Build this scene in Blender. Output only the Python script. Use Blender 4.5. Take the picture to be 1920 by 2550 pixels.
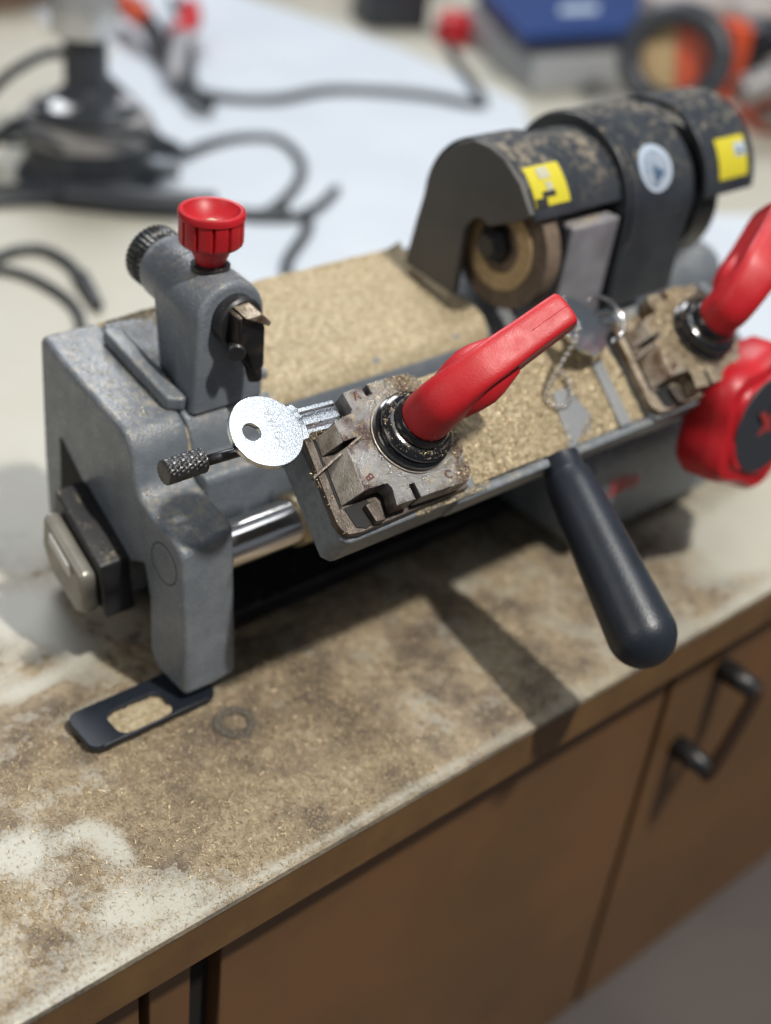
import bpy, bmesh, math, random
import numpy as np
from mathutils import Vector, Matrix, noise
random.seed(7); rng = np.random.default_rng(7)
PI = math.pi
K = 0.001                                   # all coordinates below are millimetres
sc = bpy.context.scene
for o in list(bpy.data.objects): bpy.data.objects.remove(o)

# ------------------------------------------------------------ camera
FPX = 3235.0
vx = Vector((4240, -1695, FPX)); vz = Vector((580, -4725, -FPX))
ex = vx.normalized(); ez = (vz - ex*vz.dot(ex)).normalized(); ey = ez.cross(ex)
def c2w(v): v = Vector(v); return Vector((ex.dot(v), ey.dot(v), ez.dot(v)))
CAM = Vector((-204.99, -303.06, 348.78))
cam = bpy.data.cameras.new('camera'); camo = bpy.data.objects.new('camera', cam)
sc.collection.objects.link(camo); sc.camera = camo
rt, up, bk = c2w((1, 0, 0)), c2w((0, -1, 0)), c2w((0, 0, -1))
camo.matrix_world = Matrix(((rt.x, up.x, bk.x, CAM.x*K), (rt.y, up.y, bk.y, CAM.y*K), (rt.z, up.z, bk.z, CAM.z*K), (0, 0, 0, 1)))
cam.sensor_fit = 'VERTICAL'; cam.sensor_height = 36; cam.sensor_width = 36
cam.lens = FPX/2550*36
cam.clip_start = 0.01; cam.clip_end = 30
cam.dof.use_dof = True; cam.dof.focus_distance = 0.428; cam.dof.aperture_fstop = 4.3

# ------------------------------------------------------------ light
w = bpy.data.worlds.new('World'); sc.world = w; w.use_nodes = True
bg = w.node_tree.nodes['Background']; bg.inputs[0].default_value = (0.80, 0.88, 1.0, 1); bg.inputs[1].default_value = 0.165
def area(name, pos, target, sx, sy, power, col):
    l = bpy.data.lights.new(name, 'AREA'); l.shape = 'RECTANGLE'; l.size = sx; l.size_y = sy
    l.energy = power; l.color = col
    o = bpy.data.objects.new(name, l); sc.collection.objects.link(o)
    p = Vector(pos); d = (Vector(target)-p).normalized()
    z = -d; y = Vector((0, 1, 0)); x = y.cross(z).normalized(); y = z.cross(x)
    o.matrix_world = Matrix(((x.x, y.x, z.x, p.x), (x.y, y.y, z.y, p.y), (x.z, y.z, z.z, p.z), (0, 0, 0, 1)))
    return o
T = (0.1, 0.0, 0.06)
area('ceiling_lamp', (0.24, -0.80, 1.55), T, 0.05, 0.08, 29, (1.0, 0.955, 0.88))
area('soft_panel', (0.60, -0.42, 1.68), T, 0.78, 0.78, 5.4, (0.90, 0.95, 1.0))
area('soft_panel', (-1.7, -0.1, 1.35), T, 0.9, 0.9, 8, (1.0, 0.93, 0.84))  # warm fill light added to brighten left-hand faces, not a known fitting
area('soft_panel', (0.9, 1.6, 1.9), (0.6, 0.5, 0), 0.9, 0.9, 38, (0.95, 0.97, 1.0))
sc.view_settings.view_transform = 'Standard'; sc.view_settings.look = 'None'
sc.view_settings.exposure = 0.05; sc.view_settings.gamma = 1.0
sc.render.engine = 'CYCLES'

# ------------------------------------------------------------ materials
def mat(name, col, rough=.5, metal=0., col2=None, nscale=40., thr=(.4, .6), bump=0., bscale=400., rvar=0., spec=.5,
        dust=None, dthr=(.5, .6), dscale=120., trans=0., emit=None, coat=0.):
    """object-space procedural; dust = colour that settles in noise-shaped patches on upward faces"""
    m = bpy.data.materials.new(name); m.use_nodes = True; nt = m.node_tree; n = nt.nodes; L = nt.links
    b = n['Principled BSDF']; geo = n.new('ShaderNodeNewGeometry')
    b.inputs['Base Color'].default_value = (*col, 1); b.inputs['Roughness'].default_value = rough
    b.inputs['Metallic'].default_value = metal; b.inputs['Specular IOR Level'].default_value = spec
    b.inputs['Coat Weight'].default_value = coat; b.inputs['Coat Roughness'].default_value = .15
    if trans: b.inputs['Transmission Weight'].default_value = trans
    def nz(scale, detail=3, r=.55):
        t = n.new('ShaderNodeTexNoise'); t.inputs['Scale'].default_value = scale; t.inputs['Detail'].default_value = detail
        t.inputs['Roughness'].default_value = r; L.new(geo.outputs['Position'], t.inputs['Vector']); return t.outputs['Fac']
    def ramp(f, a, c):
        r = n.new('ShaderNodeMapRange'); r.inputs[1].default_value = a; r.inputs[2].default_value = c; L.new(f, r.inputs[0]); return r.outputs[0]
    colout = None
    if col2:
        mx = n.new('ShaderNodeMix'); mx.data_type = 'RGBA'
        mx.inputs[6].default_value = (*col, 1); mx.inputs[7].default_value = (*col2, 1)
        L.new(ramp(nz(nscale, 5), *thr), mx.inputs[0]); colout = mx.outputs[2]
    rsock = None
    if rvar:
        r = n.new('ShaderNodeMapRange'); r.inputs[3].default_value = rough-rvar; r.inputs[4].default_value = rough+rvar
        L.new(nz(nscale*2.3, 4), r.inputs[0]); r.inputs[1].default_value = .3; r.inputs[2].default_value = .7; rsock = r.outputs[0]
    if dust:
        mx = n.new('ShaderNodeMix'); mx.data_type = 'RGBA'; mx.inputs[7].default_value = (*dust, 1)
        if colout: L.new(colout, mx.inputs[6])
        else: mx.inputs[6].default_value = (*col, 1)
        sp = n.new('ShaderNodeSeparateXYZ'); L.new(geo.outputs['Normal'], sp.inputs[0])
        upf = ramp(sp.outputs[2], .35, .8)
        big = nz(dscale, 2); fine = nz(dscale*9, 2, .7)
        ad = n.new('ShaderNodeMath'); ad.operation = 'MULTIPLY_ADD'; ad.inputs[1].default_value = .6; L.new(fine, ad.inputs[0])
        m2 = n.new('ShaderNodeMath'); m2.operation = 'MULTIPLY'; m2.inputs[1].default_value = .4; L.new(big, m2.inputs[0]); L.new(m2.outputs[0], ad.inputs[2])
        f = n.new('ShaderNodeMath'); f.operation = 'MULTIPLY'; L.new(ramp(ad.outputs[0], *dthr), f.inputs[0]); L.new(upf, f.inputs[1])
        L.new(f.outputs[0], mx.inputs[0]); colout = mx.outputs[2]
    if colout: L.new(colout, b.inputs['Base Color'])
    if rsock: L.new(rsock, b.inputs['Roughness'])
    if bump:
        bp = n.new('ShaderNodeBump'); bp.inputs['Strength'].default_value = bump; bp.inputs['Distance'].default_value = .0004
        L.new(nz(bscale, 3), bp.inputs['Height']); L.new(bp.outputs[0], b.inputs['Normal'])
    if emit:
        b.inputs['Emission Color'].default_value = (*emit[0], 1); b.inputs['Emission Strength'].default_value = emit[1]
    return m
DUST = (.42, .35, .25)
M = dict(
 paint=mat('grey_hammer_paint', (.135, .155, .18), .30, 0, (.17, .19, .215), 90, bump=.8, bscale=900, rvar=.10, dust=(.36, .32, .25), dthr=(.53, .60), dscale=330),
 paintside=mat('grey_paint_smooth', (.215, .225, .235), .42, 0, (.245, .25, .25), 60, bump=.2, bscale=900),
 cast=mat('grey_cast_paint', (.19, .21, .23), .40, 0, (.14, .155, .17), 300, bump=.9, bscale=1300, dust=DUST, dthr=(.56, .64)),
 dark=mat('dark_grey_paint', (.024, .029, .037), .36, 0, (.036, .042, .05), 60, bump=.25, bscale=900, dust=(.32, .27, .20), dthr=(.50, .70), dscale=26),
 darkflat=mat('dark_cover_side', (.085, .083, .08), .5, 0, (.07, .07, .07), 40, bump=.1),
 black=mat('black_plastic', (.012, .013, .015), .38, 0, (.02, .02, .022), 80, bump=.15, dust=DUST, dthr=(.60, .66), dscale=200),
 tracer=mat('oily_black_steel', (.018, .017, .018), .32, .4, (.06, .045, .03), 180, (.5, .66), bump=.4, dust=DUST, dthr=(.50, .60), dscale=300),
 gloss=mat('black_gloss_collar', (.006, .006, .008), .14, 0, None, bump=.12, bscale=300, coat=.6, dust=(.45, .36, .22), dthr=(.60, .63), dscale=400),
 rubber=mat('black_rubber', (.012, .016, .023), .36, 0, (.018, .023, .033), 50, bump=.3, bscale=1200),
 red=mat('red_plastic', (.50, .012, .018), .47, 0, (.46, .010, .016), 80, bump=.25, bscale=1500, rvar=.08, dust=(.50, .36, .22), dthr=(.635, .66), dscale=350),
 redknob=mat('red_knob_plastic', (.50, .012, .02), .42, 0, (.42, .01, .016), 90, bump=.1, bscale=900),
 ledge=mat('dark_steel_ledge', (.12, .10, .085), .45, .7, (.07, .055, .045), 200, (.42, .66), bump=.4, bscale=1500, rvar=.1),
 steel=mat('worn_steel', (.36, .33, .29), .38, .6, (.19, .155, .12), 160, (.42, .66), bump=.5, bscale=1400, rvar=.12),
 steeltop=mat('blued_steel_top', (.33, .33, .33), .33, .92, (.10, .07, .07), 70, (.46, .60), bump=1.0, bscale=2600, rvar=.1, dust=(.45, .36, .22), dthr=(.565, .61), dscale=300),
 rusty=mat('rusty_steel', (.33, .29, .24), .42, .6, (.11, .062, .03), 110, (.4, .6), bump=.5, bscale=1400, dust=DUST, dthr=(.48, .54), dscale=120),
 chrome=mat('polished_rod', (.72, .70, .68), .14, 1, None, bump=.03),
 nickel=mat('nickel_key', (.74, .76, .78), .14, 1, (.50, .52, .55), 1500, (.45, .6), bump=.16, bscale=2400, rvar=.05),
 knurl=mat('black_knurl', (.045, .045, .045), .34, .8, (.09, .09, .09), 200, bump=.2),
 benchbrass=mat('bench_shavings', (.40, .30, .17), .45, .35, (.52, .42, .28), 1500, (.4, .6)),
 brass=mat('brass_shavings', (.58, .48, .31), .42, .55, (.42, .33, .20), 900, (.4, .6)),
 dustpile=mat('brass_dust', (.36, .285, .17), .75, 0, (.52, .44, .30), 420, (.40, .62), bump=.9, bscale=1800),
 benchdust=mat('bench_dust', (.33, .265, .175), .8, 0, (.44, .36, .245), 1100, (.38, .62), bump=.9, bscale=1300),
 slit=mat('black_slot', (.004, .004, .004), .7),
 stamp=mat('stamped_letter', (.09, .025, .018), .6, .3),
 engrave=mat('engraved_letter', (.33, .34, .36), .4, 1),
 yellow=mat('yellow_sticker', (.60, .52, .03), .5),
 ink=mat('black_ink', (.02, .02, .02), .6), greyink=mat('grey_ink', (.45, .45, .35), .6),
 badgegrey=mat('badge_grey_blue', (.24, .30, .38), .4, 0, (.33, .38, .45), 260),
 badge=mat('badge_pale', (.42, .50, .60), .35), badgeblue=mat('badge_blue', (.06, .11, .19), .4),
 redink=mat('red_ink', (.40, .04, .04), .5),
 tan=mat('tan_brush', (.52, .38, .20), .8, 0, (.42, .30, .16), 300), wheel=mat('brush_rim', (.17, .125, .09), .7, 0, (.12, .09, .065), 200),
 pillar=mat('pale_grey_pillar', (.26, .26, .29), .45, 0, (.17, .17, .19), 40, bump=.2, dust=DUST, dthr=(.5, .58)),
 cream=mat('cream_plastic', (.27, .255, .215), .3, .3, (.20, .19, .17), 60), silver=mat('silver_label', (.55, .55, .53), .3, .6),
 paper=mat('white_paper', (.53, .575, .63), .8, 0, (.50, .545, .60), 12),
 clear=mat('clear_plastic', (.75, .72, .66), .25, trans=.92), brown=mat('brown_board', (.16, .10, .065), .6, 0, (.12, .075, .05), 20),
 wood=mat('edge_veneer', (.175, .095, .035), .5, 0, (.125, .066, .026), 60, (.3, .7), bump=.2),
 bronze=mat('bronze_bar', (.05, .028, .018), .4, .4),
 door=mat('brown_door', (.185, .090, .036), .5, 0, (.13, .072, .030), 9, (.35, .65)),
 floor=mat('grey_floor', (.095, .078, .07), .6, 0, (.075, .065, .062), 6), dk=mat('dark_gap', (.012, .009, .008), .8),
 cable=mat('black_cable', (.022, .027, .032), .45), blue=mat('blue_plastic', (.012, .04, .16), .4),
 tubclear=mat('milky_tub', (.50, .52, .54), .3, trans=.3), orange=mat('orange_red_paint', (.55, .07, .02), .4),
 gband=mat('grey_band', (.30, .29, .29), .4, .3), dgrey=mat('charcoal_plastic', (.03, .034, .042), .4),
 grey=mat('mid_grey', (.3, .3, .32), .5), pinkp=mat('pale_card', (.42, .37, .35), .7), alu=mat('aluminium', (.6, .6, .6), .35, .8),
)
def laminate(name='dusty_laminate', full=False):
    m = bpy.data.materials.new(name); m.use_nodes = True; nt = m.node_tree; n = nt.nodes; L = nt.links
    b = n['Principled BSDF']; at = n.new('ShaderNodeAttribute'); at.attribute_name = 'dirt'; geo = n.new('ShaderNodeNewGeometry')
    def nz(s, d=4):
        t = n.new('ShaderNodeTexNoise'); t.inputs['Scale'].default_value = s; t.inputs['Detail'].default_value = d; t.inputs['Roughness'].default_value = .65
        L.new(geo.outputs['Position'], t.inputs['Vector']); return t.outputs['Fac']
    a = n.new('ShaderNodeMath'); a.operation = 'ADD'; L.new(at.outputs['Fac'], a.inputs[0])
    b1 = n.new('ShaderNodeMath'); b1.operation = 'MULTIPLY_ADD'; L.new(nz(700), b1.inputs[0]); b1.inputs[1].default_value = 1.15; b1.inputs[2].default_value = -.57
    L.new(b1.outputs[0], a.inputs[1])
    r = n.new('ShaderNodeMapRange'); L.new(a.outputs[0], r.inputs[0]); r.inputs[1].default_value = .0; r.inputs[2].default_value = .85
    c1 = n.new('ShaderNodeMix'); c1.data_type = 'RGBA'; c1.inputs[6].default_value = (.49, .49, .43, 1); c1.inputs[7].default_value = (.41, .385, .31, 1); L.new(nz(9), c1.inputs[0])
    c2 = n.new('ShaderNodeMix'); c2.data_type = 'RGBA'; c2.inputs[6].default_value = (.24, .185, .12, 1); c2.inputs[7].default_value = (.40, .325, .215, 1)
    st_ = n.new('ShaderNodeMapRange'); L.new(nz(28), st_.inputs[0]); st_.inputs[1].default_value = .45; st_.inputs[2].default_value = .62
    c3 = n.new('ShaderNodeMix'); c3.data_type = 'RGBA'; L.new(st_.outputs[0], c3.inputs[0]); L.new(c2.outputs[2], c3.inputs[6]); c3.inputs[7].default_value = (.125, .098, .072, 1)
    r2 = n.new('ShaderNodeMapRange'); L.new(nz(260), r2.inputs[0]); r2.inputs[1].default_value = .35; r2.inputs[2].default_value = .65; L.new(r2.outputs[0], c2.inputs[0])
    mx = n.new('ShaderNodeMix'); mx.data_type = 'RGBA'; L.new(r.outputs[0], mx.inputs[0]); L.new(c1.outputs[2], mx.inputs[6]); L.new(c3.outputs[2], mx.inputs[7])
    L.new((c3 if full else mx).outputs[2], b.inputs['Base Color']); b.inputs['Roughness'].default_value = .75 if full else .5
    bp = n.new('ShaderNodeBump'); bp.inputs['Distance'].default_value = .0003; L.new(nz(1500), bp.inputs['Height']); bp.inputs['Strength'].default_value = .9
    if not full: L.new(r.outputs[0], bp.inputs['Strength'])
    L.new(bp.outputs[0], b.inputs['Normal'])
    return m
M['laminate'] = laminate(); M['benchdust'] = laminate('bench_dust', True)

# ------------------------------------------------------------ builders
COL = sc.collection
def V3(p): return Vector(p)
def link(name, verts, faces, m, parent=None, smooth=False, bevel=0., seg=2, angle=35, org=None):
    V = np.array(verts, float)
    c = V.mean(0) if org is None else np.array(org, float)
    me = bpy.data.meshes.new(name); me.from_pydata(((V-c)*K).tolist(), [], faces)
    bm = bmesh.new(); bm.from_mesh(me); bmesh.ops.recalc_face_normals(bm, faces=bm.faces); bm.to_mesh(me); bm.free()
    me.materials.append(m)
    if smooth: me.shade_smooth()
    o = bpy.data.objects.new(name, me); o.location = Vector(c)*K; COL.objects.link(o)
    if parent:
        o.parent = parent
        w_ = Vector((0, 0, 0)); p = parent
        while p: w_ += p.location; p = p.parent
        o.location = Vector(c)*K - w_
    if bevel:
        b = o.modifiers.new('bevel', 'BEVEL'); b.width = bevel*K; b.segments = seg; b.limit_method = 'ANGLE'; b.angle_limit = math.radians(angle)
        me.shade_smooth()
        wn = o.modifiers.new('wn', 'WEIGHTED_NORMAL')
    return o
def tag(o, label=None, cat=None, group=None, kind=None):
    for k_, v_ in (('label', label), ('category', cat), ('group', group), ('kind', kind)):
        if v_: o[k_] = v_
    return o
def empty(name, p, label, cat, group=None):
    o = bpy.data.objects.new(name, None); o.location = Vector(p)*K; o.empty_display_size = .01; COL.objects.link(o)
    return tag(o, label, cat, group)
def prism_geo(pts, d, off=0):
    n_ = len(pts); d = Vector(d); P = [Vector(p) for p in pts]
    v = P + [p+d for p in P]
    f = [tuple(off+i for i in range(n_)), tuple(off+i for i in range(2*n_-1, n_-1, -1))]
    f += [(off+i, off+(i+1) % n_, off+n_+(i+1) % n_, off+n_+i) for i in range(n_)]
    return [tuple(x) for x in v], f
def prism(name, pts, d, m, parent=None, bevel=0., **k):
    v, f = prism_geo(pts, d); return link(name, v, f, m, parent, bevel=bevel, **k)
def multi(name, geos, m, parent=None, **k):
    v, f = [], []
    for gv, gf in geos:
        o_ = len(v); v += gv; f += [tuple(i+o_ for i in t) for t in gf]
    return link(name, v, f, m, parent, **k)
def xprof(yz, x0, x1): return prism_geo([(x0, y, z) for y, z in yz], (x1-x0, 0, 0))
def xprism(name, yz, x0, x1, m, parent=None, bevel=0., **k): return prism(name, [(x0, y, z) for y, z in yz], (x1-x0, 0, 0), m, parent, bevel, **k)
def box_geo(x0, x1, y0, y1, z0, z1): return prism_geo([(x0, y0, z0), (x1, y0, z0), (x1, y1, z0), (x0, y1, z0)], (0, 0, z1-z0))
def box(name, x0, x1, y0, y1, z0, z1, m, parent=None, bevel=0., **k):
    v, f = box_geo(x0, x1, y0, y1, z0, z1); return link(name, v, f, m, parent, bevel=bevel, **k)
def frame_of(ax):
    a = Vector(ax).normalized(); t = Vector((0, 0, 1)) if abs(a.z) < .9 else Vector((1, 0, 0))
    x = t.cross(a).normalized(); return x, a.cross(x), a
def lathe_geo(prof, o, ax, seg=48, rfun=None, a0=0., a1=2*PI):
    x, y, a = frame_of(ax); o = Vector(o); v = []; f = []
    n_ = len(prof); full = abs(a1-a0-2*PI) < 1e-6; ns = seg if full else seg+1
    for s in range(ns):
        t = a0+(a1-a0)*s/seg
        for j, (r, h) in enumerate(prof):
            rr = rfun(r, h, t) if rfun else r
            v.append(tuple(o + x*(rr*math.cos(t)) + y*(rr*math.sin(t)) + a*h))
    for s in range(seg):
        s2 = (s+1) % ns
        for j in range(n_-1): f.append((s*n_+j, s2*n_+j, s2*n_+j+1, s*n_+j+1))
    return v, f
def lathe(name, prof, o, ax, m, parent=None, seg=48, rfun=None, bevel=0., smooth=True):
    v, f = lathe_geo(prof, o, ax, seg, rfun)
    ob = link(name, v, f, m, parent, smooth=smooth)
    bm = bmesh.new(); bm.from_mesh(ob.data); bmesh.ops.remove_doubles(bm, verts=bm.verts, dist=1e-7)
    bmesh.ops.recalc_face_normals(bm, faces=bm.faces)
    for e in bm.edges:
        if len(e.link_faces) == 2 and e.calc_face_angle(0) > math.radians(38): e.smooth = False
    bm.to_mesh(ob.data); bm.free()
    if bevel:
        b = ob.modifiers.new('bevel', 'BEVEL'); b.width = bevel*K; b.segments = 2; b.limit_method = 'ANGLE'; b.angle_limit = math.radians(38)
    return ob
def cr(pts, n=8):
    P = [np.array(p, float) for p in pts]; P = [2*P[0]-P[1]]+P+[2*P[-1]-P[-2]]; out = []
    for i in range(1, len(P)-2):
        for k_ in range(n):
            t = k_/n
            out.append(.5*((2*P[i])+(-P[i-1]+P[i+1])*t+(2*P[i-1]-5*P[i]+4*P[i+1]-P[i+2])*t*t+(-P[i-1]+3*P[i]-3*P[i+1]+P[i+2])*t**3))
    out.append(P[-2]); return out
def tube_geo(pts, r, seg=10, n=8, closed=False, smoothp=True):
    pp = cr(pts, n) if smoothp else [np.array(p, float) for p in pts]
    P = [Vector(p) for p in pp]; v = []; f = []; up_ = None
    for i, p in enumerate(P):
        t = (P[min(i+1, len(P)-1)]-P[max(i-1, 0)]).normalized()
        if up_ is None: up_ = t.orthogonal().normalized()
        up_ = (up_-t*up_.dot(t)).normalized(); s = t.cross(up_)
        rr = r(i/(len(P)-1)) if callable(r) else r
        for k_ in range(seg):
            a = 2*PI*k_/seg; v.append(tuple(p+up_*(rr*math.cos(a))+s*(rr*math.sin(a))))
    for i in range(len(P)-1):
        for k_ in range(seg):
            k2 = (k_+1) % seg; f.append((i*seg+k_, i*seg+k2, (i+1)*seg+k2, (i+1)*seg+k_))
    f.append(tuple(range(seg))); f.append(tuple(range((len(P)-1)*seg, len(P)*seg))[::-1])
    return v, f
def tube(name, pts, r, m, parent=None, **k):
    v, f = tube_geo(pts, r, **k); return link(name, v, f, m, parent, smooth=True)
def text_obj(name, s, size, o, xdir, ydir, m, parent=None, depth=.06, bold=0.):
    cu = bpy.data.curves.new(name, 'FONT'); cu.body = s; cu.size = size*K; cu.extrude = depth*K; cu.offset = bold*K
    cu.align_x = 'CENTER'; cu.align_y = 'CENTER'
    t = bpy.data.objects.new('t', cu); COL.objects.link(t); dg = bpy.context.evaluated_depsgraph_get()
    me = bpy.data.meshes.new_from_object(t.evaluated_get(dg)); bpy.data.objects.remove(t)
    X = Vector(xdir).normalized(); Z = X.cross(Vector(ydir)).normalized(); Y = Z.cross(X)
    R = Matrix((X, Y, Z)).transposed()
    vs = [tuple(Vector(o)+(R @ (v_.co/K))) for v_ in me.vertices]; fs = [tuple(p.vertices) for p in me.polygons]
    bpy.data.meshes.remove(me)
    return link(name, vs, fs, m, parent)

# carriage frame: u along the machine, v down its sloping face, w out of that face
S = Vector((69.6, -30.8, 118.6)); th = math.atan2(.55, .835)
U = Vector((1, 0, 0)); N = Vector((0, -math.sin(th), math.cos(th))); Vv = Vector((0, -math.cos(th), -math.sin(th)))
def F(u, v, w_=0, o=S): return tuple(o + U*u + Vv*v + N*w_)

# ------------------------------------------------------------ floor and bench
box('floor', -2000, 3500, -3000, 3000, -308, -303, M['floor'])['kind'] = 'structure'
wb = empty('workbench', (100, -81, -300), 'long cream laminate workbench with a brown wooden edge, strewn with brass dust', 'workbench')
# dust density on the bench, 0 clean .. 1 thick
CLEAN = [(-82, -23, 9, 8, 1.3), (-62, -27, 6, 5, .9), (-55, -38, 4, 9, 1.1), (-38, 47, 15, 4, 1.0), (-28, 24, 10, 3, .6), (298, -48, 40, 22, 1.3), (-66, -64, 8, 6, .7),
         (0, 190, 60, 55, .6), (-30, 92, 14, 14, .7), (120, 300, 300, 110, 1.6), (500, 500, 600, 300, 2), (420, 120, 110, 110, 1.0), (-45, -72, 14, 6, .5), (-110, -60, 10, 8, .4), (14, -78, 90, 2.0, .65), (-100, -80, 40, 2.5, .5), (280, -78, 100, 3, .5), (-16, 72, 7, 22, 1.1), (-45, -62, 14, 9, .35), (-75, -60, 20, 14, .28)]
def dens(x, y):
    d = 0.68 + .16*math.exp(-((x-30)/90)**2-((y+30)/70)**2)
    for cx, cy, sx, sy, a in CLEAN: d -= a*math.exp(-((x-cx)/sx)**2-((y-cy)/sy)**2)
    d += .30*noise.noise(Vector((x*.045, y*.06, 1)))+.16*noise.noise(Vector((x*.15, y*.17, 5)))
    return d
def grid(x0, x1, y0, y1, nx, ny, zf):
    xs = np.linspace(x0, x1, nx); ys = np.linspace(y0, y1, ny); v = [(x, y, zf(x, y)) for y in ys for x in xs]
    f = [(j*nx+i, j*nx+i+1, (j+1)*nx+i+1, (j+1)*nx+i) for j in range(ny-1) for i in range(nx-1)]
    return v, f
# top: fine sheet near the machine, slab below
v, f = [], []
xs = list(np.arange(-260, 420, 3.0))+list(np.linspace(440, 1900, 30)); ys = list(np.arange(-81, 200, 3.0))+list(np.linspace(210, 1020, 30))
for y in ys:
    for x in xs: v.append((x, y, 0))
nx = len(xs); f = [(j*nx+i, j*nx+i+1, (j+1)*nx+i+1, (j+1)*nx+i) for j in range(len(ys)-1) for i in range(nx-1)]
n0 = len(v); x0, x1, y0, y1 = xs[0], xs[-1], ys[0], ys[-1]
v += [(x0, y0, -2.5), (x1, y0, -2.5), (x1, y1, -2.5), (x0, y1, -2.5)]
f += [(n0, n0+3, n0+2, n0+1), tuple([n0, n0+1]+[i for i in range(nx-1, -1, -1)]), tuple([n0+2, n0+3]+[(len(ys)-1)*nx+i for i in range(nx)]),
      tuple([n0+3, n0]+[j*nx for j in range(len(ys))]), tuple([n0+1, n0+2]+[j*nx+nx-1 for j in range(len(ys)-1, -1, -1)])]
top = link('laminate_top', v, f, M['laminate'], wb)
at_ = top.data.attributes.new('dirt', 'FLOAT', 'POINT')
at_.data.foreach_set('value', [min(1, max(0, dens(*p[:2]))) for p in v])
box('edge_band', x0, x1, -80.4, -62, -22.5, -2.6, M['wood'], wb, .4)
box('slab', x0, x1, -61.9, y1, -22.5, -2.6, M['brown'], wb)
box('rail', x0+5, x1-5, -58, -40, -60, -22.6, M['door'], wb)
def door(x0, x1):
    return box('door', x0, x1, -66, -48, -300, -24, M['door'], wb, .8)
door(-254, -62); door(-58, -41); d1 = door(-28, 226); d2 = door(231, 700)
box('side_gap', -40.8, -28.4, -58, -45, -300, -24, M['dk'], wb)
# door handle
hb = tube('handle', [(250, -86, -108), (253, -88, -100), (270, -88, -66), (273, -86, -59)], 3.4, M['bronze'], d2)
for p in ((251, -103), (272, -61)):
    tube('handle_post', [(p[0], -65, p[1]), (p[0], -88, p[1])], lambda t: 6.5-1.5*t, M['black'], hb, smoothp=False)

# ------------------------------------------------------------ dust and shavings
def flakes(name, P, Nn, lmin, lmax, wd, label, m=None, lift=.35):
    """P (n,3) mm, Nn (n,3) normals; each shaving a curled strip of three quads"""
    n_ = len(P); P = np.array(P, float); Nn = np.array(Nn, float)
    r = rng.normal(size=(n_, 3)); t = r-Nn*(r*Nn).sum(1)[:, None]; t /= np.linalg.norm(t, axis=1)[:, None]
    b = np.cross(Nn, t)
    tl = rng.normal(0, lift, (n_, 1)); t2 = t+Nn*tl; t2 /= np.linalg.norm(t2, axis=1)[:, None]
    roll = rng.normal(0, .7, (n_, 1)); b2 = b*np.cos(roll)+Nn*np.sin(roll)
    Lh = (lmin+(lmax-lmin)*rng.random(n_)**2)[:, None]; W = (wd*(.5+rng.random(n_)))[:, None]; curl = rng.normal(0, .35, (n_, 1))*Lh
    base = P+Nn*(rng.random((n_, 1))*.25+.05+np.abs(tl)*Lh*.4)
    vs = np.empty((n_, 8, 3))
    for i, s in enumerate((-.5, -.17, .17, .5)):
        c = base+t2*(s*Lh)+b*(curl*(s*s*2-.2))+Nn*(.3*np.abs(curl)*(1-4*s*s))
        vs[:, 2*i] = c-b2*W*.5; vs[:, 2*i+1] = c+b2*W*.5
    c0 = P.mean(0); vv = ((vs.reshape(-1, 3)-c0)*K).astype(np.float32)
    idx = (np.arange(n_)*8)[:, None, None]+np.array([[0, 1, 3, 2], [2, 3, 5, 4], [4, 5, 7, 6]])[None]
    me = bpy.data.meshes.new(name); me.vertices.add(len(vv)); me.vertices.foreach_set('co', vv.ravel())
    nf = n_*3; me.loops.add(nf*4); me.loops.foreach_set('vertex_index', idx.ravel().astype(np.int32))
    me.polygons.add(nf); me.polygons.foreach_set('loop_start', np.arange(0, nf*4, 4, dtype=np.int32)); me.polygons.foreach_set('loop_total', np.full(nf, 4, np.int32))
    me.update(); me.validate(); me.materials.append(m or M['brass'])
    o = bpy.data.objects.new(name, me); o.location = Vector(c0)*K; COL.objects.link(o)
    return tag(o, label, 'brass shavings', kind='stuff')
def inbody(x, y): return 0 < x < 335 and 30 < y < 100 or (0 < x < 25 and 0 < y < 100)
P = []
def hbench(x, y):
    d = dens(x, y)-.60
    h = d*3.0+.8*noise.noise(Vector((x*.3, y*.3, 2)))+.30*noise.noise(Vector((x*.9, y*.9, 9)))
    h += 2.2*math.exp(-((x+18)/22)**2-((y+50-.18*(x+18))/7)**2)*1.1
    if y < -74: h -= (-74-y)*.35
    if inbody(x, y): h = min(h, 1.2)
    return max(h, -.6)
tries = 0
while len(P) < 34000 and tries < 400000:
    tries += 1
    x = random.uniform(-125, 60); y = random.uniform(-80.6, 30)
    if inbody(x, y): continue
    if random.random() < .10+max(0, dens(x, y))**1.3*1.1: P.append((x, y, max(0, hbench(x, y))))
flakes('brass_shavings', P, np.tile((0, 0, 1.), (len(P), 1)), .4, 1.9, .19, 'curled brass shavings scattered over the cream bench top in front of the machine', M['benchbrass'])
P = []; tries = 0
while len(P) < 14000 and tries < 200000:
    tries += 1
    x = random.uniform(40, 330); y = random.uniform(-80.5, 5)
    if random.random() < max(0, dens(x, y))**1.3: P.append((x, y, max(0, hbench(x, y))))
flakes('brass_shavings', P, np.tile((0, 0, 1.), (len(P), 1)), .5, 1.6, .2, 'brass shavings on the bench below the black handle', M['benchbrass'])
v, f = grid(-140, 340, -80.2, 110, 480, 190, hbench)
tag(link('brass_dust', v, f, M['benchdust'], smooth=True), 'drifts of tan brass dust lying on the bench round the machine foot', 'dust', kind='stuff')

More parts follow.
